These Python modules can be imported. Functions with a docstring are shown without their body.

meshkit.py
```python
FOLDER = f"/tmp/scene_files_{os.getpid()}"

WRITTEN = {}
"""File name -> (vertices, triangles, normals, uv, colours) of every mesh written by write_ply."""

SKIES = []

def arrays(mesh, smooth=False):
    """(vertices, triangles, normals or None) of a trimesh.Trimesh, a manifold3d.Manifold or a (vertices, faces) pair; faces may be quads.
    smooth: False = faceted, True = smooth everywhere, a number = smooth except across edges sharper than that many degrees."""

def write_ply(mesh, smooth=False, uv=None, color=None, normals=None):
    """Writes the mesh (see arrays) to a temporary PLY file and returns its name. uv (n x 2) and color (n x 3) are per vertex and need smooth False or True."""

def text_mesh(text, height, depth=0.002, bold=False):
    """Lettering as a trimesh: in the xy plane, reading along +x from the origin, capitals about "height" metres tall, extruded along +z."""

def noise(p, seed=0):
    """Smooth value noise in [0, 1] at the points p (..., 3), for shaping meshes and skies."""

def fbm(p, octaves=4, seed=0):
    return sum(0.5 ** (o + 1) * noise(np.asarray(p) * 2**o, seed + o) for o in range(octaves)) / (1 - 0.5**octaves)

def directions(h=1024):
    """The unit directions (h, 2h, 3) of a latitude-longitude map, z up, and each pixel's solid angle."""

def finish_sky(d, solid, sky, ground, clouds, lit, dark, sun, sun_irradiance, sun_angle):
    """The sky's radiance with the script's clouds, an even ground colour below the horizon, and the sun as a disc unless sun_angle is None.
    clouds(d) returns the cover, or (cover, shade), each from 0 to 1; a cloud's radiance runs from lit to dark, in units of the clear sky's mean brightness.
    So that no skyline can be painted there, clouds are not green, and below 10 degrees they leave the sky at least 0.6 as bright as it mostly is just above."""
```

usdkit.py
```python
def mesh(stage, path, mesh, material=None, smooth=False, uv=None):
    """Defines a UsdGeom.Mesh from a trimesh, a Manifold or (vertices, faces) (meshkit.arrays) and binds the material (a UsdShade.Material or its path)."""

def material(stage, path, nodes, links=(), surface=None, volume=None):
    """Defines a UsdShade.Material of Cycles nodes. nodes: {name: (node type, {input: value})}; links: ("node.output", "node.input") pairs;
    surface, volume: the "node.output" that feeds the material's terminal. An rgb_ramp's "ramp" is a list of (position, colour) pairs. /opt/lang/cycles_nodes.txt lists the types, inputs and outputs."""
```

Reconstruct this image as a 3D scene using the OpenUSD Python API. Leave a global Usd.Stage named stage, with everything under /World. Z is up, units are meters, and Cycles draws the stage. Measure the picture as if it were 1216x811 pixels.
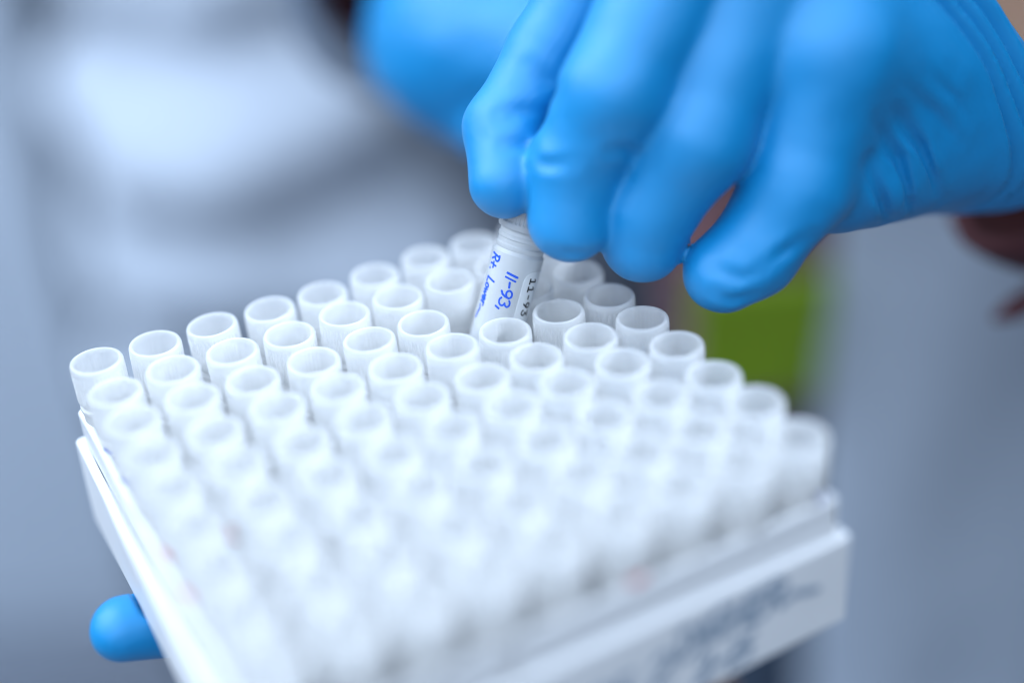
import math, random
import numpy as np, trimesh, usdkit, meshkit
from pxr import Usd, UsdGeom, UsdLux, Gf, Sdf
from shapely.geometry import LineString, Polygon, box as sbox
from shapely.ops import unary_union

stage = Usd.Stage.CreateInMemory()
UsdGeom.SetStageUpAxis(stage, UsdGeom.Tokens.z)
UsdGeom.SetStageMetersPerUnit(stage, 1.0)
UsdGeom.Xform.Define(stage, '/World')
# All shapes are modelled in millimetres around the middle of the box, at the height of the vial caps, 1 m above the floor.
MM, LIFT = 0.001, 1.0
def W(p):
    return np.asarray(p, float) * MM + [0, 0, LIFT]

# ------------------------------------------------------------------ camera
CAM_AXES = np.array([[0.8713758, -0.4861639, -0.0659461], [-0.3028906, -0.4273369, -0.8518453], [0.3859552, 0.7622519, -0.5196255]])          # rows: right, down, forward
CAM_POS = np.array([-99.492, -241.462, 170.366])
cam = UsdGeom.Camera.Define(stage, '/World/camera')
m4 = np.eye(4); m4[0, :3] = CAM_AXES[0]; m4[1, :3] = -CAM_AXES[1]; m4[2, :3] = -CAM_AXES[2]; m4[3, :3] = W(CAM_POS)
cam.AddTransformOp().Set(Gf.Matrix4d(m4.tolist()))
cam.CreateHorizontalApertureAttr(36.0); cam.CreateVerticalApertureAttr(24.0)
cam.CreateFocalLengthAttr(36.0 * 1689.593 / 1216)
cam.CreateFStopAttr(1.6); cam.CreateFocusDistanceAttr(0.337)
cam.CreateClippingRangeAttr(Gf.Vec2f(0.02, 100))
cam.CreateExposureAttr(0.0)

# ------------------------------------------------------------------ lamps: a soft overhead key, plus added fill panels out of view
def rect_lamp(name, pos, target, w, h, strength, color):
    l = UsdLux.RectLight.Define(stage, '/World/' + name)
    l.CreateWidthAttr(w); l.CreateHeightAttr(h); l.CreateIntensityAttr(strength); l.CreateColorAttr(Gf.Vec3f(*color))
    p, t = np.array(pos, float), np.array(target, float)
    z = (p - t) / np.linalg.norm(p - t); x = np.cross([0, 1, 0] if abs(z[1]) < .9 else [1, 0, 0], z); x /= np.linalg.norm(x); y = np.cross(z, x)
    m = np.eye(4); m[0, :3], m[1, :3], m[2, :3], m[3, :3] = x, y, z, p
    l.AddTransformOp().Set(Gf.Matrix4d(m.tolist()))
    l.GetPrim().SetCustomDataByKey('kind', 'structure')
COOL = (0.81, 0.95, 1.13)
rect_lamp('ceiling_lamp', (-1.3, 1.1, 2.5), (-0.1, 0.0, 1.0), 1.6, 1.6, 7.6, COOL)
rect_lamp('ceiling_lamp_001', (-1.7, -0.3, 2.6), (0.1, 0.8, 0.7), 1.8, 1.8, 2.4, COOL)  # fill added to brighten the coat at upper left, no known fitting
rect_lamp('ceiling_lamp_002', (-0.9, -2.2, 2.5), (0, 0, 1.0), 3.0, 2.4, 2.2, COOL)  # added fill from behind the camera, out of view
rect_lamp('ceiling_lamp_003', (0.2, 0.2, 2.9), (0.2, 0.2, 1.0), 3.8, 3.8, 2.3, COOL)  # oversized overhead fill, added to soften contrast

# ------------------------------------------------------------------ materials
L = '/World/Looks/'
def mat(name, color, rough=.5, bump=None, vary=None, **kw):
    """principled surface; vary = (scale, amount): tone mottling; bump = (scale, strength, distance m)"""
    nodes = {'p': ('principled_bsdf', dict(base_color=color, roughness=rough, **kw))}
    links = []
    nodes['t'] = ('texture_coordinate', {})
    if vary:
        nodes['n'] = ('noise_texture', {'scale': vary[0], 'detail': 4.0})
        c = np.array(color)
        nodes['r'] = ('rgb_ramp', {'ramp': [(0.3, tuple(c * (1 - vary[1]))), (0.7, tuple(np.minimum(c * (1 + vary[1]), .95)))]})
        links += [('t.object', 'n.vector'), ('n.fac', 'r.fac'), ('r.color', 'p.base_color')]
    if bump:
        nodes['bn'] = ('noise_texture', {'scale': bump[0], 'detail': 3.0})
        nodes['b'] = ('bump', {'strength': bump[1], 'distance': bump[2]})
        links += [('t.object', 'bn.vector'), ('bn.fac', 'b.height'), ('b.normal', 'p.normal')]
    return usdkit.material(stage, L + name, nodes, links, surface='p.BSDF')

def plastic(name, color, clear, through, rough=.3, vary=.05):
    """frosted polypropylene: part diffuse, part light passing through, part clear, with a soft sheen"""
    c = np.array(color)
    nodes = {
        't': ('texture_coordinate', {}), 'n': ('noise_texture', {'scale': 420.0, 'detail': 3.0}),
        'r': ('rgb_ramp', {'ramp': [(0.3, tuple(c * (1 - vary))), (0.7, tuple(np.minimum(c * (1 + vary), .97)))]}),
        'b': ('bump', {'strength': .25, 'distance': .0003}),
        'd': ('diffuse_bsdf', {}), 's': ('translucent_bsdf', {}), 'x': ('transparent_bsdf', {'color': tuple(np.minimum(c * 1.08, 1))}),
        'm1': ('mix_closure', {'fac': through}), 'm2': ('mix_closure', {'fac': clear}),
        'g': ('glossy_bsdf', {'roughness': rough, 'color': (1, 1, 1)}), 'f': ('fresnel', {'IOR': 1.45}), 'm3': ('mix_closure', {})}
    links = [('t.object', 'n.vector'), ('n.fac', 'r.fac'), ('n.fac', 'b.height'), ('r.color', 'd.color'), ('r.color', 's.color'), ('b.normal', 'd.normal'), ('b.normal', 'g.normal'),
             ('d.BSDF', 'm1.closure1'), ('s.BSDF', 'm1.closure2'), ('m1.closure', 'm2.closure1'), ('x.BSDF', 'm2.closure2'),
             ('f.fac', 'm3.fac'), ('m2.closure', 'm3.closure1'), ('g.BSDF', 'm3.closure2')]
    return usdkit.material(stage, L + name, nodes, links, surface='m3.closure')

def milky(name, color, clear, rough):
    """milky polypropylene: light scatters inside it; a little shines straight through"""
    nodes = {'t': ('texture_coordinate', {}), 'n': ('noise_texture', {'scale': 380.0, 'detail': 3.0}), 'b': ('bump', {'strength': .2, 'distance': .0003}),
             'p': ('principled_bsdf', dict(base_color=color, roughness=rough, subsurface_weight=0.68, subsurface_scale=.005, subsurface_radius=(1.0, 1.0, 1.0), specular_ior_level=.5)),
             'x': ('transparent_bsdf', {'color': color}), 'm': ('mix_closure', {'fac': clear})}
    return usdkit.material(stage, L + name, nodes, [('t.object', 'n.vector'), ('n.fac', 'b.height'), ('b.normal', 'p.normal'), ('p.BSDF', 'm.closure1'), ('x.BSDF', 'm.closure2')], surface='m.closure')

M = {
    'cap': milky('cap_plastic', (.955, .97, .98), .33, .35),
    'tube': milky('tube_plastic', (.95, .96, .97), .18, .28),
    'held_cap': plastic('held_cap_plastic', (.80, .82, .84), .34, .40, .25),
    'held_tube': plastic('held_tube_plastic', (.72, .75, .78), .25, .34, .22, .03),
    'label': mat('printed_label', (.62, .65, .68), .35, specular_ior_level=.5),
    'blue_ink': mat('blue_ink', (.003, .075, .56), .4),
    'black_ink': mat('black_ink', (.012, .014, .018), .45),
    'grey_ink': mat('grey_marker', (.24, .31, .40), .5, vary=(900, .4)),
    'red_ink': mat('red_ink', (.62, .08, .09), .5),
    'card': mat('white_card', (.68, .70, .73), .38, bump=(260, .2, .0004), vary=(90, .04)),
    'divider': mat('divider_card', (.88, .90, .92), .6),
    'glove': mat('blue_nitrile', (.001, .21, .50), .44, bump=(500, .2, .0004), vary=(60, .05), specular_ior_level=.55, sheen_weight=.06, sheen_roughness=.4, sheen_tint=(.5, .8, 1)),
    'skin': mat('skin', (.36, .22, .155), .5, bump=(700, .3, .0003), vary=(150, .1), subsurface_weight=.15, subsurface_scale=.003),
    'maroon': mat('maroon_cloth_shaded', (.07, .014, .018), .85, bump=(300, .2, .0004), vary=(30, .2)),  # darker copy of the shirt cloth, shade put into its colour
    'coat': mat('shaded_coat_cloth', (.42, .49, .59), .85, bump=(600, .25, .0006), vary=(12, .05)),  # white cloth, dimmed in colour for the shade on the right coat
    'relit_coat': mat('relit_coat_cloth', (.33, .375, .445), .85, vary=(12, .05)),  # same white cloth, second tone standing in for different light
    'mauve': mat('maroon_cloth_lit', (.19, .09, .10), .85, bump=(500, .3, .0006), vary=(30, .2)),  # lighter copy of the maroon shirt cloth, coloured as if lit
    'navy': mat('navy_cloth', (.03, .05, .085), .8, vary=(20, .3)),
    'floor': mat('grey_floor', (.12, .14, .18), .55, vary=(4, .12), bump=(40, .1, .001)),
    'lime': mat('lime_vinyl', (.18, .30, .003), .45, vary=(25, .12)),
    'cabinet': mat('pale_blue_enamel', (.46, .53, .63), .45, vary=(6, .06)),
}

# ------------------------------------------------------------------ helpers
used = {}
def numbered(parent, name):
    k = used.get((parent, name), -1) + 1
    used[(parent, name)] = k
    return f'{parent}/{name}' if k == 0 else f'{parent}/{name}_{k:03d}'
def tag(prim, label=None, cat=None, group=None, kind=None):
    for k, v in (('label', label), ('category', cat), ('group', group), ('kind', kind)):
        if v: prim.SetCustomDataByKey(k, v)
    return prim
def thing(name, label, cat, group=None, at=None, axes=None):
    """an Xform under /World; its parts are in millimetres, in its own frame (axes rows) or in the scene's"""
    x = UsdGeom.Xform.Define(stage, numbered('/World', name))
    place(x, (0, 0, 0) if at is None else at, axes)
    return tag(x.GetPrim(), label, cat, group)
def place(x, at, axes=None):
    m = np.eye(4); m[:3, :3] = (np.eye(3) if axes is None else axes) * MM; m[3, :3] = W(at)
    x.MakeMatrixXform().Set(Gf.Matrix4d(m.tolist()))
def part(parent, name, mesh, material, smooth=35, label=None):
    par = '/World' if parent is None else str(parent.GetPath())
    m = usdkit.mesh(stage, numbered(par, name), mesh, M[material], smooth=smooth)
    if label: m.GetPrim().SetCustomDataByKey('label', label)
    return m.GetPrim()
def solo(name, mesh, material, label, cat, smooth=35, group=None):
    v, f, n = meshkit.arrays(mesh, False)
    p = usdkit.mesh(stage, numbered('/World', name), trimesh.Trimesh(W(v), f, process=False), M[material], smooth=smooth).GetPrim()
    return tag(p, label, cat, group)

def lathe(profile, seg=96, ribs=0, ribbed=(), amp=0.0):
    """profile [(r, z)] from the top axis down and round to the axis; profile rows listed in ribbed carry lengthwise ribs"""
    pr = np.array(profile, float)
    a = np.arange(seg) * 2 * math.pi / seg
    wave = np.where(np.cos(a * ribs) > 0.0, 0.0, -1.0) if ribs else np.zeros(seg)
    V = []
    for i, (r, z) in enumerate(pr):
        rr = r + (wave * amp if i in ribbed else 0)
        V.append(np.stack([rr * np.cos(a), rr * np.sin(a), np.full(seg, z)], 1))
    V = np.vstack(V)
    F = []
    n = len(pr)
    for i in range(n - 1):
        j = np.arange(seg); k = (j + 1) % seg
        A, B, C, D = i * seg + j, i * seg + k, (i + 1) * seg + k, (i + 1) * seg + j
        F += [np.stack([A, D, C], 1), np.stack([A, C, B], 1)]
    me = trimesh.Trimesh(V, np.vstack(F), process=False)
    me.merge_vertices(); me.update_faces(me.nondegenerate_faces())
    if me.volume < 0: me.invert()
    return me

def bend(polys, radius, step=.5, depth=.06):
    """flat shapes (x round the tube, y along it, mm) laid on a cylinder about z; x = 0 faces +x"""
    out = []
    polys = getattr(polys, 'geoms', [polys])
    for g in polys:
        if g.area < 1e-4: continue
        me = trimesh.creation.extrude_polygon(g, depth, engine='earcut')
        v, f = trimesh.remesh.subdivide_to_size(me.vertices, me.faces, step)
        r, th = radius + v[:, 2], v[:, 0] / radius
        out.append(trimesh.Trimesh(np.stack([r * np.cos(th), r * np.sin(th), v[:, 1]], 1), f, process=False))
    return trimesh.util.concatenate(out)

# handwriting: strokes in a box one unit high
ARC = lambda cx, cy, rx, ry, a0, a1, n=12: [(cx + rx * math.cos(math.radians(a)), cy + ry * math.sin(math.radians(a))) for a in np.linspace(a0, a1, n)]
GLYPH = {
    '1': (.34, [[(.10, .02), (.18, 1.0)]]),
    '-': (.62, [[(.08, .46), (.46, .52)]]),
    '9': (.80, [ARC(.36, .70, .30, .28, 20, 380), [(.66, .78), (.62, .40), (.50, .10), (.30, -.04)]]),
    '3': (.74, [ARC(.28, .75, .28, .24, 150, -80, 9) + ARC(.28, .24, .32, .28, 80, -150, 9)]),
    ',': (.40, [[(.16, .12), (.06, -.22)]]),
    'R': (.80, [[(.08, 0), (.14, 1.0)], [(.02, .95)] + ARC(.30, .72, .32, .26, 80, -80, 8) + [(.30, .46), (.66, 0)]]),
    't': (.66, [[(.30, .78), (.26, .05), (.36, .0)], [(.04, .46), (.56, .52)]]),
    '.': (.40, [[(.12, .04), (.18, .08)]]),
    'L': (.66, [[(.20, 1.0), (.08, .06), (.56, .04)]]),
    'o': (.56, [ARC(.26, .26, .20, .24, 90, 450)]),
    'w': (.72, [[(.04, .5), (.16, .04), (.32, .42), (.46, .04), (.64, .5)]]),
    'e': (.54, [[(.06, .24), (.44, .30)] + ARC(.26, .26, .20, .24, 10, 320, 9)]),
    'r': (.50, [[(.10, .5), (.12, .02)], [(.12, .30), (.24, .48), (.44, .46)]]),
    '~': (1.5, [[(.0, .04), (.4, .14), (.8, .0), (1.4, -.16)]]),
    'I': (.34, [[(.12, 0), (.12, 1)]]),
    'G': (.84, [ARC(.40, .5, .34, .5, 50, 330, 12) + [(.70, .45), (.46, .45)]]),
    'H': (.80, [[(.08, 0), (.10, 1)], [(.62, 0), (.64, 1)], [(.10, .5), (.62, .52)]]),
    'D': (.82, [[(.1, 0), (.1, 1)], [(.0, 1)] + ARC(.24, .5, .42, .5, 88, -88, 10) + [(.0, 0)]]),
    'E': (.70, [[(.56, 1), (.1, .96), (.1, .02), (.6, 0)], [(.1, .5), (.48, .52)]]),
    '2': (.76, [ARC(.32, .72, .28, .28, 160, -30, 9) + [(.04, .02), (.66, .04)]]),
    '5': (.74, [[(.6, 1), (.16, .98), (.12, .56)] + ARC(.28, .30, .32, .30, 100, -130, 10)]),
    ' ': (.5, []),
}
def handwrite(text, h, w, slant=.0, squash=1.0, jitter=.03, seed=1):
    rng, x, out = random.Random(seed), 0.0, []
    for ch in text:
        adv, strokes = GLYPH[ch]
        for s in strokes:
            dy = rng.uniform(-jitter, jitter)
            pts = [((x + (px + slant * py)) * h * squash, (py + dy) * h) for px, py in s]
            out.append(LineString(pts).buffer(w * rng.uniform(.42, .56), quad_segs=4))
        x += adv
    return unary_union(out)

# ---- smooth bodies: blended rounded cones turned into one mesh (surface nets on a narrow band)
def cone(p, a, b, ra, rb):
    a, b = np.asarray(a, float), np.asarray(b, float)
    ba = b - a
    h = np.clip((p - a) @ ba / (ba @ ba), 0, 1)
    return np.linalg.norm(p - a - h[:, None] * ba, axis=1) - (ra + (rb - ra) * h)
def smin(a, b, k):
    h = np.maximum(k - np.abs(a - b), 0) / k
    return np.minimum(a, b) - h * h * k * .25
def blend(ds, k):
    d = ds[0]
    for x in ds[1:]: d = smin(d, x, k)
    return d
def chain(p, joints, k):
    return blend([cone(p, a[0], b[0], a[1], b[1]) for a, b in zip(joints[:-1], joints[1:])], k)

def skin_mesh(fn, lo, hi, h, reach=3.0):
    lo, hi = np.asarray(lo, float), np.asarray(hi, float)
    B = 4
    nb = np.ceil((hi - lo) / (h * B)).astype(int)
    n = nb * B
    D = np.empty(n, np.float32)
    ci = np.stack(np.meshgrid(*[np.arange(k) for k in nb], indexing='ij'), -1).reshape(-1, 3)
    cc = fn(lo + (ci + .5) * B * h - .5 * h)
    D[:] = np.repeat(np.repeat(np.repeat(cc.reshape(nb), B, 0), B, 1), B, 2)
    near = ci[np.abs(cc) < B * h * .87 * 1.25 + reach]
    off = np.stack(np.meshgrid(*[np.arange(B)] * 3, indexing='ij'), -1).reshape(-1, 3)
    for s in range(0, len(near), 6000):
        idx = (near[s:s + 6000, None] * B + off).reshape(-1, 3)
        D[idx[:, 0], idx[:, 1], idx[:, 2]] = fn(lo + idx * h)
    S = D < 0
    c = [S[i:n[0] - 1 + i, j:n[1] - 1 + j, k:n[2] - 1 + k] for i in (0, 1) for j in (0, 1) for k in (0, 1)]
    tot = sum(x.astype(np.int8) for x in c)
    act = np.argwhere((tot > 0) & (tot < 8))
    ids = -np.ones(n - 1, np.int64); ids[act[:, 0], act[:, 1], act[:, 2]] = np.arange(len(act))
    acc, cnt = np.zeros((len(act), 3)), np.zeros(len(act))
    corners = [(i, j, k) for i in (0, 1) for j in (0, 1) for k in (0, 1)]
    for u in corners:
        for ax in range(3):
            if u[ax]: continue
            v = list(u); v[ax] = 1
            du, dv = D[tuple((act + u).T)], D[tuple((act + v).T)]
            x = (du < 0) != (dv < 0)
            t = np.where(x, du / np.where(du == dv, 1, du - dv), 0)
            q = np.array(u, float) + np.zeros((len(act), 3)); q[:, ax] += t
            acc += np.where(x[:, None], q, 0); cnt += x
    V = lo + (act + acc / cnt[:, None]) * h
    Fs = []
    for ax in range(3):
        o1, o2 = (ax + 1) % 3, (ax + 2) % 3
        sl0 = [slice(1, n[i] - 1) for i in range(3)]
        sl1 = list(sl0); sl0[ax] = slice(0, n[ax] - 1); sl1[ax] = slice(1, n[ax])
        a, b = S[tuple(sl0)], S[tuple(sl1)]
        e = np.argwhere(a != b); base = np.array([s.start for s in sl0]); flip = a[tuple(e.T)]
        e = e + base
        e1, e2 = np.eye(3, dtype=int)[o1], np.eye(3, dtype=int)[o2]
        g = lambda w: ids[tuple((e - w).T)]
        q = np.stack([g(e1 + e2), g(e2), g(0 * e1), g(e1)], 1)
        q[~flip] = q[~flip][:, ::-1]
        Fs.append(q)
    Q = np.vstack(Fs); Q = Q[(Q >= 0).all(1)]
    def grad(p):
        e = .35 * h
        return np.stack([fn(p + e * np.eye(3)[i]) - fn(p - e * np.eye(3)[i]) for i in range(3)], 1) / (2 * e)
    for _ in range(2):
        g = grad(V); gg = np.maximum((g * g).sum(1), .1)
        stepv = -(fn(V) / gg)[:, None] * g
        V = V + np.clip(stepv, -.6 * h, .6 * h)
    me = trimesh.Trimesh(V, np.vstack([Q[:, [0, 1, 2]], Q[:, [0, 2, 3]]]), process=False)
    if me.volume < 0: me.invert()
    return me

def vnoise(p, scale, seed): return meshkit.noise(p / scale + 100.0, seed) - .5

# ================================================================== the setting
fl = usdkit.mesh(stage, '/World/floor', (np.array([[-8, -8, 0], [8, -8, 0], [8, 8, 0], [-8, 8, 0]], float), np.array([[0, 1, 2], [0, 2, 3]])), M['floor'])
tag(fl.GetPrim(), kind='structure')

# ================================================================== the box
PITCH, INNER, OUTER, RIM, LEDGE, BASE = 14.3, 63.7, 66.0, -14.7, -23.8, -47.3
bx = thing('cryobox', 'white cardboard freezer box full of capped vials, marker writing on its front wall', 'storage box')
def ring_wall(profile, corner):
    """a closed wall section [(outset, z)] carried round a square with slightly rounded corners"""
    ang = [(-1, -1, 180), (1, -1, 270), (1, 1, 0), (-1, 1, 90)]
    V, k = [], 0
    rows = []
    for sx, sy, a0 in ang:
        for a in np.linspace(a0, a0 + 90, 7):
            rows.append((sx, sy, math.cos(math.radians(a)), math.sin(math.radians(a))))
    pr = np.array(profile, float)
    for sx, sy, c, s in rows:
        for w, z in pr:
            r = max(corner, .05); V.append((sx * (w - r) + r * c, sy * (w - r) + r * s, z))
    n, m = len(rows), len(pr)
    F = []
    for i in range(n):
        for j in range(m):
            a, b, c, d = i * m + j, i * m + (j + 1) % m, ((i + 1) % n) * m + (j + 1) % m, ((i + 1) % n) * m + j
            F += [(a, c, b), (a, d, c)]
    me = trimesh.Trimesh(np.array(V), np.array(F), process=False)
    if me.volume < 0: me.invert()
    return me
def wavy(me, amp, scale, seed):
    v = np.array(me.vertices)
    v += np.stack([vnoise(v, scale, seed), vnoise(v, scale, seed + 7), .6 * vnoise(v, scale, seed + 13)], 1) * amp
    return trimesh.Trimesh(v, me.faces, process=False)
def fine(me, size):
    v, f = trimesh.remesh.subdivide_to_size(me.vertices, me.faces, size, max_iter=12)
    me = trimesh.Trimesh(v, f, process=False); me.merge_vertices(); return me
tray = ring_wall([(OUTER, BASE), (OUTER, LEDGE - .8), (OUTER - .25, LEDGE - .3), (OUTER - .8, LEDGE), (OUTER - 1.5, LEDGE + .05), (OUTER - 2.1, LEDGE - .15), (OUTER - 2.2, LEDGE - .5), (OUTER - 2.2, BASE + 1.5), (OUTER - 2.25, BASE)], 1.4)
part(bx, 'outer_wall', wavy(fine(tray, 6), .7, 22, 3), 'card')
sleeve = ring_wall([(INNER, BASE + 1.6), (INNER, RIM - .7), (INNER - .25, RIM - .2), (INNER - .7, RIM), (INNER - 1.2, RIM), (INNER - 1.65, RIM - .2), (INNER - 1.85, RIM - .7), (INNER - 1.85, BASE + 1.6)], 1.2)
part(bx, 'inner_wall', wavy(fine(sleeve, 6), .55, 25, 5), 'card')
bt = trimesh.creation.box([2 * OUTER - 3.8, 2 * OUTER - 3.8, 1.4]); bt.apply_translation([0, 0, BASE + .75])
part(bx, 'base', bt, 'card')
for k in range(8):
    c = (k - 3.5) * PITCH
    for ax in (0, 1):
        s = [2 * INNER - 4.0, .7, 20]
        b = trimesh.creation.box(s if ax == 0 else [s[1], s[0], s[2]])
        # strips slot into each other, so one direction stands a little lower
        b.apply_translation([0, c, BASE + 12.0] if ax == 0 else [c, 0, BASE + 11.6])
        part(bx, 'divider', b, 'divider')
def on_front(shape, x, z, slope, depth=.12):
    out = []
    for g in getattr(shape, 'geoms', [shape]):
        e = trimesh.creation.extrude_polygon(g, depth, engine='earcut')
        u, v, w = e.vertices.T
        out.append(trimesh.Trimesh(np.stack([x + u, -OUTER - .40 - w, z + v + slope * u], 1), e.faces, process=False))
    return trimesh.util.concatenate(out)
part(bx, 'marker_writing', on_front(handwrite('DIGHER~', 7.4, 1.5, .22, .86, .06, 4), 20.5, -36.0, .08), 'grey_ink')
part(bx, 'marker_writing', on_front(handwrite('2-15', 6.0, 1.4, .2, 1.0, .06, 6), 25.0, -45.3, .10), 'grey_ink')
part(bx, 'marker_writing', on_front(handwrite('95 2', 7.5, 1.6, .2, 1.0, .06, 8), -1.5, -41.5, .06), 'grey_ink')

# ================================================================== the vials
CAP = lathe([(0, -6.6), (2.5, -6.6), (4.6, -6.5), (4.9, -6.1), (4.95, -1.4), (5.05, -.6), (5.3, -.12), (5.7, 0), (6.02, -.14), (6.2, -.6), (6.26, -1.3), (6.3, -2.2), (6.3, -9.4), (6.22, -9.9), (6.0, -10.3), (5.2, -10.4), (0, -10.4)],
            160, 40, (11, 12), .26)
TUBE = lathe([(0, -10.5), (5.3, -10.5), (5.5, -10.7), (5.5, -11.2), (6.1, -11.45), (6.2, -11.9), (6.1, -12.4), (5.8, -12.8), (5.8, -42.5), (5.3, -44.3), (4.2, -45.4), (2.4, -45.9), (0, -46)], 64)
ORD = ['first', 'second', 'third', 'fourth', 'fifth', 'sixth', 'seventh', 'eighth', 'ninth']
rng = random.Random(11)
def vial_axes(tx, ty, rot):
    c, s = math.cos(rot), math.sin(rot)
    z = np.array([tx, ty, 1.0]); z /= np.linalg.norm(z)
    x = np.array([c, s, 0.0]); x -= z * (x @ z); x /= np.linalg.norm(x)
    return np.array([x, np.cross(z, x), z])
first = None
for j in range(9):
    for i in range(9):
        if (i, j) == (6, 2): continue          # the vial in the fingers came out of this cell
        at = ((i - 4) * PITCH + rng.uniform(-.35, .35), (4 - j) * PITCH + rng.uniform(-.35, .35), rng.uniform(-.6, .5))
        ax = vial_axes(rng.uniform(-.03, .03), rng.uniform(-.03, .03), rng.uniform(0, 6.28))
        row = 'back row' if j == 0 else 'front row' if j == 8 else f'{ORD[j]} row from the back'
        lab = f'frosted white capped vial, {ORD[i]} from the left in the {row}'
        inked = {(0, 1): 'blue_ink', (0, 2): 'blue_ink', (0, 4): 'red_ink', (1, 4): 'red_ink', (0, 5): 'red_ink', (8, 8): 'blue_ink', (5, 8): 'red_ink'}.get((i, j))
        if inked:
            ax = vial_axes(0, 0, 0)
        if first is None or inked:
            t = thing('vial', lab, 'vial', 'vials standing in the box', at, ax)
            part(t, 'cap', CAP, 'cap'); part(t, 'tube', TUBE, 'tube')
            if inked:
                sh = unary_union([LineString([(-1.6, z), (-.4, z + .5), (.6, z - .2), (1.7, z + .3)]).buffer(.28 if inked == 'blue_ink' else .55) for z in (-13.4, -15.0, -17.0)])
                ink = bend(sh, 5.82)
                a = math.radians({8: -60, 5: -90}.get(i, 205)); c, s = math.cos(a), math.sin(a)
                ink.apply_transform(np.array([[c, -s, 0, 0], [s, c, 0, 0], [0, 0, 1, 0], [0, 0, 0, 1.0]]))
                part(t, 'ink_mark', ink, inked)
            if first is None: first = t
            continue
        x = UsdGeom.Xform.Define(stage, numbered('/World', 'vial'))
        x.GetPrim().GetReferences().AddInternalReference(first.GetPath()); x.GetPrim().SetInstanceable(True)
        m = np.eye(4); m[:3, :3] = ax * MM; m[3, :3] = W(at)
        x.MakeMatrixXform().Set(Gf.Matrix4d(m.tolist()))
        tag(x.GetPrim(), lab, 'vial', 'vials standing in the box')

# ---- the vial in the fingers
VT, VB = np.array((47.91, 29.45, 26.79)), np.array((27.83, 25.39, -17.17))
vz = (VT - VB) / np.linalg.norm(VT - VB)
vx = CAM_POS - (VT + VB) / 2; vx -= vz * (vx @ vz); vx /= np.linalg.norm(vx)
HELD = np.array([vx, np.cross(vz, vx), vz])
held = thing('labelled_vial', 'clear vial lifted by gloved fingers, blue handwriting and printed number 11-93', 'vial', None, VT, HELD)
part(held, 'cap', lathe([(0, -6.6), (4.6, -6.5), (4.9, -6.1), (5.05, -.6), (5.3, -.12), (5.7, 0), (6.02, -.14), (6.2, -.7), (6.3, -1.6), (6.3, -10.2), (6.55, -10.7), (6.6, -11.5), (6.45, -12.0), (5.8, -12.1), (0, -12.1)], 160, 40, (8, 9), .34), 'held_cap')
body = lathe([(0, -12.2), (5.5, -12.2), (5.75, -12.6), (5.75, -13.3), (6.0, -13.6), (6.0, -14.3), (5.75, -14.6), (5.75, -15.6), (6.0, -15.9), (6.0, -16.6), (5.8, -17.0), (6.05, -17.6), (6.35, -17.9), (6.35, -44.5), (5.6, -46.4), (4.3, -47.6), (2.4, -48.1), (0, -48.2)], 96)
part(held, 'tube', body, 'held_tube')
R0 = 6.35
def turned(shape, ang, t):
    """writing that runs down the vial, tops of letters to the right: (along, up) -> (round the tube, along it)"""
    from shapely import affinity
    return affinity.affine_transform(shape, [0, 1, -1, 0, math.radians(ang) * R0, -t])
from shapely import affinity
lbl = sbox(0, -44, 9.5, -20.8).buffer(-2.6).buffer(2.6, quad_segs=8)
lbl = affinity.translate(lbl, math.radians(30) * R0, 0)
part(held, 'printed_label', bend(lbl, R0 + .01, .7, .05), 'label')
edge = lbl.buffer(.22).difference(lbl.buffer(-.12))
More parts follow.
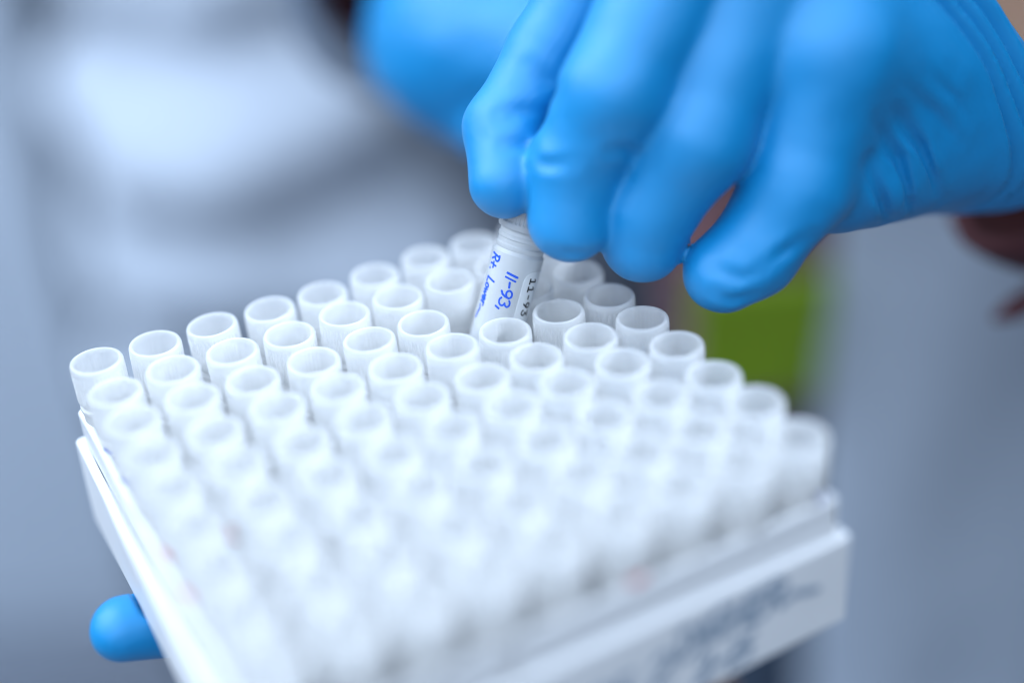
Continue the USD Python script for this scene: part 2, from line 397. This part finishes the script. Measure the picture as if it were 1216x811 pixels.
part(held, 'label_edge', bend(edge, R0 + .06, .6, .10), 'label')
paper = sbox(-7.2, -43, 2.6, -18.6).buffer(-1).buffer(1)
part(held, 'writing_patch', bend(paper, R0 + .008, .7, .03), 'held_tube')
part(held, 'handwriting', bend(turned(handwrite('11-93,', 2.6, .50, .10, 1.18, .04, 2), -12, 21.8), R0 + .05, .4, .05), 'blue_ink')
part(held, 'handwriting', bend(turned(handwrite('Rt. Lower~', 2.7, .48, .16, .92, .05, 3), -62, 18.6), R0 + .05, .4, .05), 'blue_ink')
t2 = meshkit.text_mesh('11-93', 2.25, .05, bold=True)
tv = np.array(t2.vertices); tv[:, 0] *= 1.0
v, f = trimesh.remesh.subdivide_to_size(tv, t2.faces, .5)
along, up, dep = v.T
th = math.radians(44) + up / R0; r = R0 + .07 + dep
part(held, 'printed_number', trimesh.Trimesh(np.stack([r * np.cos(th), r * np.sin(th), -22.0 - along], 1), f, process=False), 'black_ink')

# ================================================================== the hand that lifts the vial
J = lambda *a: (np.array(a[0]), a[1])
INDEX = [J((88.98, 40.10, 84.47), 12.5), J((59.62, 42.03, 52.01), 9.8), J((44.87, 38.90, 38.39), 8.8), J((38.91, 29.01, 29.08), 8.0)]
MIDDLE = [J((92.24, 20.20, 88.49), 14.5), J((60.48, 12.69, 51.95), 12.3), J((51.75, 17.07, 34.57), 10.2), J((47.78, 14.89, 22.66), 9.7)]
RING = [J((100.80, 13.32, 77.05), 15.5), J((75.04, 3.62, 39.84), 12.9), J((64.87, 7.67, 22.83), 10.4), J((62.84, 7.66, 15.55), 9.6)]
PINKY = [J((107.34, -2.81, 54.40), 15), J((94.71, -8.50, 27.05), 12), J((83.11, -7.55, 12.13), 9.8), J((76.93, -5.55, 8.55), 9.4)]
THUMB = [J((170.47, 37.27, 56.16), 14), J((133.24, 56.80, 45.61), 12), J((87.15, 54.70, 31.39), 10.5), J((57.08, 41.42, 20.37), 9)]
WC = np.array((197.01, 16.01, 29.29)); FORE = np.array((273.30, 27.23, 25.43)); UL = np.array((186.54, 7.92, 17.35)); RA = np.array((204.01, 28.15, 44.60))
PALM = [(MIDDLE[0][0], np.array((180.49, 19.94, 53.58)), 15, 18.5), (RING[0][0], np.array((178.43, 13.30, 42.31)), 15, 19.5), (INDEX[0][0], RA, 13, 18),
        (PINKY[0][0], UL, 15, 19.5), (np.array((112.09, -1.66, 23.05)), np.array((169.86, 6.52, 18.30)), 13.7, 20.3), (np.array((119.55, 18.96, 45.37)), WC, 15, 21), (THUMB[0][0], RA, 15, 19)]
FA = (FORE - WC) / np.linalg.norm(FORE - WC)
CUFF = np.array([149.3, -17.05, 35.08]); CN = np.array([0.7155, 0.65, 0.2561])
VC = VT - vz * 12
FOLDS = [  # folds of the glove: points over its surface, depth, width
    ([(97.41, -29.93, 49.58), (98.75, -35.97, 41.71), (98.18, -40.42, 34.76), (97.87, -42.68, 31.21)], 1.7, 1.4), ([(101.35, -31.07, 50.83), (103.58, -37.08, 43.67), (103.98, -42.60, 35.88), (104.10, -44.25, 33.54)], 1.4, 1.3),
    ([(92.87, -32.69, 42.16), (93.23, -37.66, 35.14), (92.71, -40.23, 30.98)], 1.6, 1.4), ([(104.47, -29.11, 56.03), (108.51, -35.60, 49.51), (110.96, -40.67, 43.89)], .6, 1.3), ([(109.92, -30.56, 57.95), (113.29, -36.46, 51.79), (113.89, -40.19, 46.78)], .4, 1.1),
    ([(32.99, 16.72, 50.92), (36.95, 15.39, 51.91), (40.66, 12.44, 50.34)], .6, 1.6), ([(40.74, 18.53, 59.32), (43.75, 15.53, 57.17), (45.42, 12.85, 54.48)], .6, 1.8), ([(31.63, 13.54, 45.25), (35.37, 11.90, 45.61), (37.27, 10.18, 44.50)], .5, 1.3), ([(22.82, 14.96, 40.78), (25.04, 13.06, 39.65), (28.03, 11.61, 39.74)], .5, 1.0),
    ([(35.97, 9.59, 42.67), (38.83, 7.34, 41.49), (43.42, 5.00, 41.47)], .6, 1.3), ([(51.55, 1.99, 43.10), (54.33, 0.88, 43.53), (55.49, -0.64, 42.16)], .6, 1.3), ([(33.75, -0.77, 25.83), (37.53, -3.31, 24.90), (41.85, -5.40, 25.05)], .5, 1.2),
    ([(62.91, -19.44, 20.09), (67.84, -23.51, 17.79), (72.28, -25.11, 18.74)], .5, 1.3), ([(62.04, -22.24, 15.34), (64.79, -24.65, 13.85), (68.64, -26.15, 14.52)], .6, 1.2), ([(66.95, -31.78, 24.24), (71.79, -32.58, 26.66), (77.51, -33.65, 29.34)], .7, 1.5)]
def hand_core(p, pad):
    palm = blend([cone(p, a, b, ra, rb) for a, b, ra, rb in PALM], 12)
    palm = smin(palm, cone(p, WC, FORE, 24, 27), 14)
    palm = smin(palm, cone(p, RA, FORE, 18, 22), 14)
    d = None
    for fg, k in ((INDEX, 7), (MIDDLE, 7), (RING, 7), (PINKY, 8), (THUMB, 8)):
        f = chain(p, fg, 3.0)
        web = smin(palm, f, k)
        d = web if d is None else smin(d, web, 2.2)
    return d - pad
def settle(p):
    """lets points sink along the line of sight until they lie on the hand"""
    p = np.array(p, float); d = p - CAM_POS; d /= np.linalg.norm(d, axis=1, keepdims=True)
    for _ in range(60): p = p + d * np.clip(hand_core(p, .35), -1, 4)[:, None] * .8
    return p
CREASES = []
for path, dep, w in FOLDS:
    q = settle(path)
    CREASES.append((q, dep * (1.35 if dep > 1.2 else 1.1), w))
def glove_fn(p):
    d = hand_core(p, .35)
    s = (p - CUFF) @ CN
    # the gathered cuff: a few uneven rings round the wrist
    warp = 3.0 * vnoise(p, 30, 3) + .4 * vnoise(p, 14, 5)
    u = s + warp
    for c, w, a in ((-2.0, 1.6, .7), (0.0, .75, -1.8), (1.7, 1.1, 1.2), (3.3, .7, -1.5), (5.2, 1.3, 1.1), (7.2, .8, -1.7), (9.4, 1.5, 1.2)):
        d -= a * np.exp(-((u - c) / w) ** 2)
    d -= np.where(s > 1, np.minimum((s - 1) * .1, .9), 0)
    for q, dep, w in CREASES:
        dist = np.min([cone(p, a, b, 0, 0) for a, b in zip(q[:-1], q[1:])], 0) + .25 * vnoise(p, 9, 9)
        m = dist < 5 * w
        if m.any():
            x = dist[m] / w
            ends = np.minimum(np.linalg.norm(p[m] - q[0], axis=1), np.linalg.norm(p[m] - q[-1], axis=1))
            k = dep * np.clip(ends / (.5 * np.linalg.norm(q[-1] - q[0])), .0, 1)
            d[m] += k * np.exp(-x * x) - .45 * k * np.exp(-(x - 2.0) ** 2 * .6)
    d += .9 * vnoise(p, 17, 21) + .35 * vnoise(p, 6.5, 22)
    d = -smin(-d, 14.0 - s - 2.0 * vnoise(p, 20, 31), 1.6)      # the cuff's edge
    d = np.maximum(d, -(cone(p, VT + vz * 1, VC - vz * 40, 6.35, 6.35)))   # fingertips press flat against the vial
    return d
pts = np.vstack([j[0] for j in INDEX + MIDDLE + RING + PINKY + THUMB] + [WC, FORE, RA, UL])
glove = skin_mesh(glove_fn, pts.min(0) - 26, pts.max(0) + 26, .95)
ARM_ELBOW = np.array((756.50, -89.85, -164.61)); SHOULDER = np.array((929.56, 335.08, 240.88))
person = thing('person', 'person in maroon shirt and open pale coat at right, blue gloved hand lifting the vial', 'person')
def arm_fn(p):
    d = hand_core(p, -2.8)
    d = smin(d, cone(p, FORE, ARM_ELBOW, 25, 34), 12)
    d = smin(d, cone(p, ARM_ELBOW, SHOULDER, 38, 48), 14)
    return np.maximum(d, -(cone(p, VT + vz * 1, VC - vz * 40, 7.6, 7.6)))
ap = np.vstack([pts, ARM_ELBOW, SHOULDER])
part(person, 'glove', glove, 'glove', smooth=True)
part(person, 'body', skin_mesh(arm_fn, ap.min(0) - 55, ap.max(0) + 55, 3.5), 'skin', smooth=True)
S0, S1 = np.array((205.61, 13.30, 0.92)), np.array((754.80, -95.66, -178.23))
def maroon_sleeve(p):
    d = cone(p, S0, S1, 36, 60) + 3.0 * vnoise(p, 30, 41) + 1.2 * vnoise(p, 12, 42)
    d = np.abs(d) - 2.7
    ax = (S1 - S0) / np.linalg.norm(S1 - S0)
    cutn = ax + .6 * CAM_AXES[1]; cutn /= np.linalg.norm(cutn)
    return np.maximum(d, -((p - S0) @ cutn))
ss = np.vstack([S0, S1])
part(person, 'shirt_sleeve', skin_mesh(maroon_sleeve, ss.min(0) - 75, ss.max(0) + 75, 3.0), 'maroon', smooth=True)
tabs = [(np.array((189.52, 12.10, -51.28)), 1.6), (np.array((195.11, 10.61, -49.32)), 3.0), (np.array((213.64, 10.63, -45.15)), 4.6), (np.array((218.22, 9.76, -23.79)), 5)]
tp = np.vstack([t[0] for t in tabs])
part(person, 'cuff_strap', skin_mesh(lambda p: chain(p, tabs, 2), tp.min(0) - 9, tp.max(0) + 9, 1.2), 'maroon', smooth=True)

# torso of that person, standing to the right behind the box
TC = np.array((439.54, 294.12, -298.64)); TC = np.array([TC[0], TC[1]])
def torso_fn(p):
    z = p[:, 2]
    rx = 165 + .05 * (z + 200) + 6 * vnoise(p, 80, 51); ry = 110 + .04 * (z + 200)
    q = np.stack([(p[:, 0] - TC[0]) / rx, (p[:, 1] - TC[1]) / ry], 1)
    d = (np.linalg.norm(q, axis=1) - 1) * 110 * .8 + 6 * vnoise(p, 45, 52)
    return np.maximum(np.maximum(d, -262 - z), z - 330)
part(person, 'shirt', skin_mesh(torso_fn, (TC[0] - 200, TC[1] - 150, -275), (TC[0] + 200, TC[1] + 150, 345), 10), 'mauve', smooth=True)
def legs_fn(p):
    legs = [cone(p, (TC[0] + s * 75, TC[1], -300), (TC[0] + s * 95, TC[1] + 10, -960), 92, 60) for s in (-1, 1)]
    return np.minimum(*legs) + 6 * vnoise(p, 60, 61)
part(person, 'trousers', skin_mesh(legs_fn, (TC[0] - 210, TC[1] - 130, -1000), (TC[0] + 210, TC[1] + 130, -190), 12), 'navy', smooth=True)
def coat_sheet(curve, z0, z1, flare, thick, folds, seed, nz=40, n=160):
    """an open coat front: a plan curve carried down, with folds that deepen towards the hem"""
    c = np.array(curve, float)
    from scipy.interpolate import splprep, splev
    tck, _ = splprep(c.T, s=0, k=3)
    u = np.linspace(0, 1, n); x, y = splev(u, tck); dx, dy = splev(u, tck, der=1)
    nrm = np.stack([dy, -np.array(dx)], 1); nrm /= np.linalg.norm(nrm, axis=1, keepdims=True)
    ctr = c.mean(0)
    V = []
    for k in range(nz):
        f = k / (nz - 1); z = z1 + (z0 - z1) * f
        P = np.stack([x, y], 1); q = np.stack([u * 9, np.full(n, z / 140), np.full(n, 3.3)], 1)
        amp = folds * (.45 + .9 * f)
        P = ctr + (P - ctr) * (1 + flare * f) + nrm * (amp * (meshkit.noise(q, seed) - .5) + .5 * amp * (meshkit.noise(q * 2.3, seed + 1) - .5))[:, None]
        V.append(np.column_stack([P, np.full(n, z)]))
    A = np.array(V); Bk = A + np.concatenate([nrm, np.zeros((n, 1))], 1)[None] * thick
    V = np.concatenate([A.reshape(-1, 3), Bk.reshape(-1, 3)]); o = nz * n; F = []
    g = lambda k, i: k * n + i
    K, I = np.meshgrid(np.arange(nz - 1), np.arange(n - 1), indexing='ij'); K, I = K.ravel(), I.ravel()
    a, b, c_, d = g(K, I), g(K, I + 1), g(K + 1, I + 1), g(K + 1, I)
    F += [np.stack([a, b, c_], 1), np.stack([a, c_, d], 1), np.stack([a + o, c_ + o, b + o], 1), np.stack([a + o, d + o, c_ + o], 1)]
    rim = [(g(0, i), g(0, i + 1)) for i in range(n - 1)] + [(g(k, n - 1), g(k + 1, n - 1)) for k in range(nz - 1)] + [(g(nz - 1, i + 1), g(nz - 1, i)) for i in range(n - 2, -1, -1)] + [(g(k + 1, 0), g(k, 0)) for k in range(nz - 2, -1, -1)]
    r = np.array(rim); F += [np.stack([r[:, 0], r[:, 0] + o, r[:, 1] + o], 1), np.stack([r[:, 0], r[:, 1] + o, r[:, 1]], 1)]
    me = trimesh.Trimesh(V, np.vstack(F), process=False)
    if me.volume < 0: me.invert()
    return me
E0 = np.array((299.89, 206.71, -203.43))[:2]
E1 = np.array((333.73, 178.11, -201.01))[:2]; E2 = np.array((418.63, 169.64, -227.35))[:2]
E3 = TC + np.array([215, 20.0]); E4 = TC + np.array([120, 150.0]); E5 = TC + np.array([-120, 150.0])
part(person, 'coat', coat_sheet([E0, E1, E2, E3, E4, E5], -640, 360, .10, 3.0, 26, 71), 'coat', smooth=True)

# lime green pouch against the shirt
pc = np.array((252.36, 203.36, -176.30))
hw, hh, ht = 31.0, 33.0, 6.0
def pouch_fn(p):
    r = (p - pc); a = np.stack([r @ CAM_AXES[0] * 1.0, r[:, 2] + .25 * (r @ np.array([CAM_AXES[2][0], CAM_AXES[2][1], 0])), r @ np.array([.45, .89, 0])], 1)
    q = np.abs(a) - np.array([hw - 4, hh - 4, ht - 4])
    return np.linalg.norm(np.maximum(q, 0), axis=1) + np.minimum(q.max(1), 0) - 4 + 1.2 * vnoise(p, 14, 77)
solo('pouch', skin_mesh(pouch_fn, pc - 48, pc + 48, 1.8), 'lime', 'lime green flat pouch hanging in front of the maroon shirt', 'pouch', smooth=True)

# ================================================================== the gloved hand far behind, with its sleeve
p2 = thing('person', 'blurred blue gloved hand leaving a pale sleeve, behind the lifting hand at the top edge', 'person')
H0 = np.array((107.67, 161.73, 11.19)); HW = np.array((147.42, 260.42, 41.15)); HE = np.array((252.03, 580.46, 174.56))
F2 = [
    [J((105.53, 152.13, 10.92), 15), J((104.74, 130.41, -2.29), 10.5), J((114.78, 121.62, -7.73), 9), J((126.90, 120.74, -7.72), 8)],
    [J((109.27, 142.16, 10.62), 15), J((110.33, 121.79, 0.76), 10.5), J((120.39, 113.34, -4.16), 9), J((132.15, 112.97, -3.67), 8)],
    [J((112.84, 132.32, 10.38), 15), J((115.70, 113.26, 3.79), 10.5), J((125.78, 105.15, -0.62), 9), J((137.19, 105.28, 0.34), 8)],
    [J((116.24, 122.61, 10.20), 15), J((120.84, 104.84, 6.80), 10.5), J((130.94, 97.06, 2.89), 9), J((142.00, 97.67, 4.30), 8)]]
TH2 = [J((95.43, 180.95, 11.05), 14), J((93.36, 157.77, -5.25), 11.5), J((93.84, 139.39, -8.76), 10), J((97.24, 129.01, -9.91), 9)]
def hand2(p, pad):
    palm = blend([cone(p, HW, H0, 27, 33), cone(p, HW, np.array((94.57, 179.73, 8.63)), 26, 24), cone(p, HW, F2[3][0][0], 24, 20), cone(p, H0, F2[1][0][0], 30, 18)], 14)
    d = None
    for fg in F2 + [TH2]:
        w = smin(palm, chain(p, fg, 3), 8); d = w if d is None else smin(d, w, 1.2)
    return d - pad
def glove2(p):
    d = hand2(p, .5) + 2.4 * vnoise(p, 20, 81) + .8 * vnoise(p, 7, 82)
    ax = (HW - H0) / np.linalg.norm(HW - H0)
    return np.maximum(d, (p - HW) @ ax - 12)
hp = np.vstack([j[0] for fg in F2 + [TH2] for j in fg] + [H0, HW])
part(p2, 'glove', skin_mesh(glove2, hp.min(0) - 40, hp.max(0) + 40, 1.8), 'glove', smooth=True)
def body2(p):
    return smin(hand2(p, -1.2), cone(p, HW, HE, 24, 36), 10)
bp = np.vstack([hp, HE])
part(p2, 'body', skin_mesh(body2, bp.min(0) - 42, bp.max(0) + 42, 4), 'skin', smooth=True)
C0, C1 = np.array((109.09, 205.34, 18.49)), np.array((255.75, 603.95, 182.91))
def shell(c0, c1, r0, r1, th, seed, cut=0):
    def fn(p):
        d = np.abs(cone(p, c0, c1, r0, r1) + 2.6 * vnoise(p, 34, seed) + 1.2 * vnoise(p, 13, seed + 1)) - th
        ax = (c1 - c0) / np.linalg.norm(c1 - c0)
        return np.maximum(d, cut - (p - c0) @ ax)
    return fn
cp = np.vstack([C0, C1])
part(p2, 'coat_sleeve', skin_mesh(shell(C0, C1, 51, 64, 6.0, 85), cp.min(0) - 70, cp.max(0) + 70, 3.2), 'relit_coat', smooth=True)
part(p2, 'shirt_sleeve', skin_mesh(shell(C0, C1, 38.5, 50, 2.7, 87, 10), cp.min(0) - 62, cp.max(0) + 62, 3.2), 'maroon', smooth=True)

# ================================================================== the hand that carries the box from below
p3 = thing('person', 'person holding the box from below, one blue gloved fingertip poking out at left', 'person')
TIP = np.array((-70.90, 25.53, -51.81))
PX0 = np.array([2.0, 8.0, BASE - 18])
def under(y, reach, dz=0):
    return [J((PX0[0] - 2, PX0[1] + y, PX0[2]), 10.5), J((PX0[0] - 2 - reach * .42, PX0[1] + y * 1.15, BASE - 11.0 + dz), 9.2), J((PX0[0] - reach * .72, PX0[1] + y * 1.2, BASE - 9.2 + dz), 8.6), J((PX0[0] - reach, PX0[1] + y * 1.2, BASE - 8.7 + dz), 7.8)]
UF = [under(-14, 56), [J((PX0[0], PX0[1] + 12, PX0[2]), 10.5), J((-26, 20, BASE - 11.2), 9.2), J((-50, 24, BASE - 9.6), 8.3), J(TIP, 7.3)], under(30, 58), under(46, 44)]
UT = [J((34, -4, BASE - 24), 13), J((20, -30, BASE - 15), 11), J((-4, -40, BASE - 11), 9.6), J((-22, -42, BASE - 10.2), 8.4)]
UW = np.array([62.0, 34, BASE - 62]); UE = np.array([150.0, 60, BASE - 300])
def hand3(p, pad):
    palm = blend([cone(p, f[0][0], UW, 12, 18) for f in UF] + [cone(p, (34, -4, BASE - 26), UW, 14, 20)], 12)
    d = None
    for fg in UF + [UT]:
        w = smin(palm, chain(p, fg, 3), 7); d = w if d is None else smin(d, w, 1.2)
    return np.maximum(d - pad, np.where(np.abs(p[:, 0]) < OUTER + .9 - pad, p[:, 2] - (BASE - .6 + pad), -99))
def glove3(p):
    d = hand3(p, .3) + .8 * vnoise(p, 16, 91)
    ax = (UE - UW) / np.linalg.norm(UE - UW)
    return np.maximum(d, (p - UW) @ ax - 25)
up_ = np.vstack([j[0] for fg in UF + [UT] for j in fg] + [UW])
part(p3, 'glove', skin_mesh(glove3, up_.min(0) - 30, up_.max(0) + 30, 1.2), 'glove', smooth=True)
ue = np.vstack([up_, UE])
part(p3, 'body', skin_mesh(lambda p: smin(hand3(p, -1.3), cone(p, UW, UE, 22, 30), 10), ue.min(0) - 36, ue.max(0) + 36, 3.5), 'skin', smooth=True)

# ================================================================== far out of focus: a person in a creased white coat, and a pale cabinet
p4 = thing('person', 'person in a creased white lab coat, far out of focus at upper left', 'person')
A0, A1, A2, A3 = (np.array(a) for a in ((369.38, 1083.12, 56.10), (228.14, 848.32, -200.79), (189.94, 717.84, -285.85), (229.23, 617.70, -326.58)))
LAP = np.array((139.12, 746.23, -378.17))
def coat4(p):
    d = blend([cone(p, A0, A1, 130, 118), cone(p, A1, A2, 130, 118), cone(p, A2, A3, 104, 64), cone(p, A1, LAP, 105, 88)], 50)
    w = p + 25 * np.stack([vnoise(p, 90, 101), vnoise(p, 90, 102), vnoise(p, 90, 103)], 1)
    fold = np.sin(w[:, 2] / 15.0 + 2.5 * vnoise(p, 120, 104)) * 14
    return d + fold + 18 * vnoise(p, 70, 105) + 9 * vnoise(p, 26, 106)
a4 = np.vstack([A0, A1, A2, A3, LAP])
part(p4, 'coat', skin_mesh(coat4, a4.min(0) - 170, a4.max(0) + 170, 9, 30), 'relit_coat', smooth=True)
l0 = A1 * .5 + LAP * .5
def legs4(p):
    return np.minimum(cone(p, (A1[0] - 60, A1[1] + 90, A1[2] - 100), (A1[0] - 70, A1[1] + 140, -950), 80, 55), cone(p, (A1[0] + 80, A1[1] + 90, A1[2] - 100), (A1[0] + 100, A1[1] + 140, -950), 80, 55))
part(p4, 'trousers', skin_mesh(legs4, (A1[0] - 200, A1[1] - 40, -1005), (A1[0] + 230, A1[1] + 260, A1[2] + 20), 14), 'navy', smooth=True)
CB = np.array((65.54, 1125.17, -589.01)); 
cab = thing('cabinet', 'tall pale blue cabinet, an out of focus upright band at the left edge', 'cabinet')
dirx = np.array([CAM_AXES[0][0], CAM_AXES[0][1], 0]); dirx /= np.linalg.norm(dirx); diry = np.array([-dirx[1], dirx[0], 0])
def slab(cx, w, d, z0, z1, off=0):
    b = trimesh.creation.box([w, d, z1 - z0]); v = b.vertices
    c = np.array([CB[0], CB[1], 0]) + dirx * cx + diry * (d / 2 + off)
    return trimesh.Trimesh(c + v[:, :1] * dirx + v[:, 1:2] * diry + np.array([0, 0, 1.0]) * (v[:, 2:] + (z0 + z1) / 2), b.faces, process=False)
part(cab, 'carcass', slab(-230, 520, 320, -999, 600, 14), 'cabinet')
part(cab, 'door', slab(-30, 114, 14, -940, 596), 'cabinet')
part(cab, 'door', slab(-290, 400, 14, -940, 596), 'cabinet')
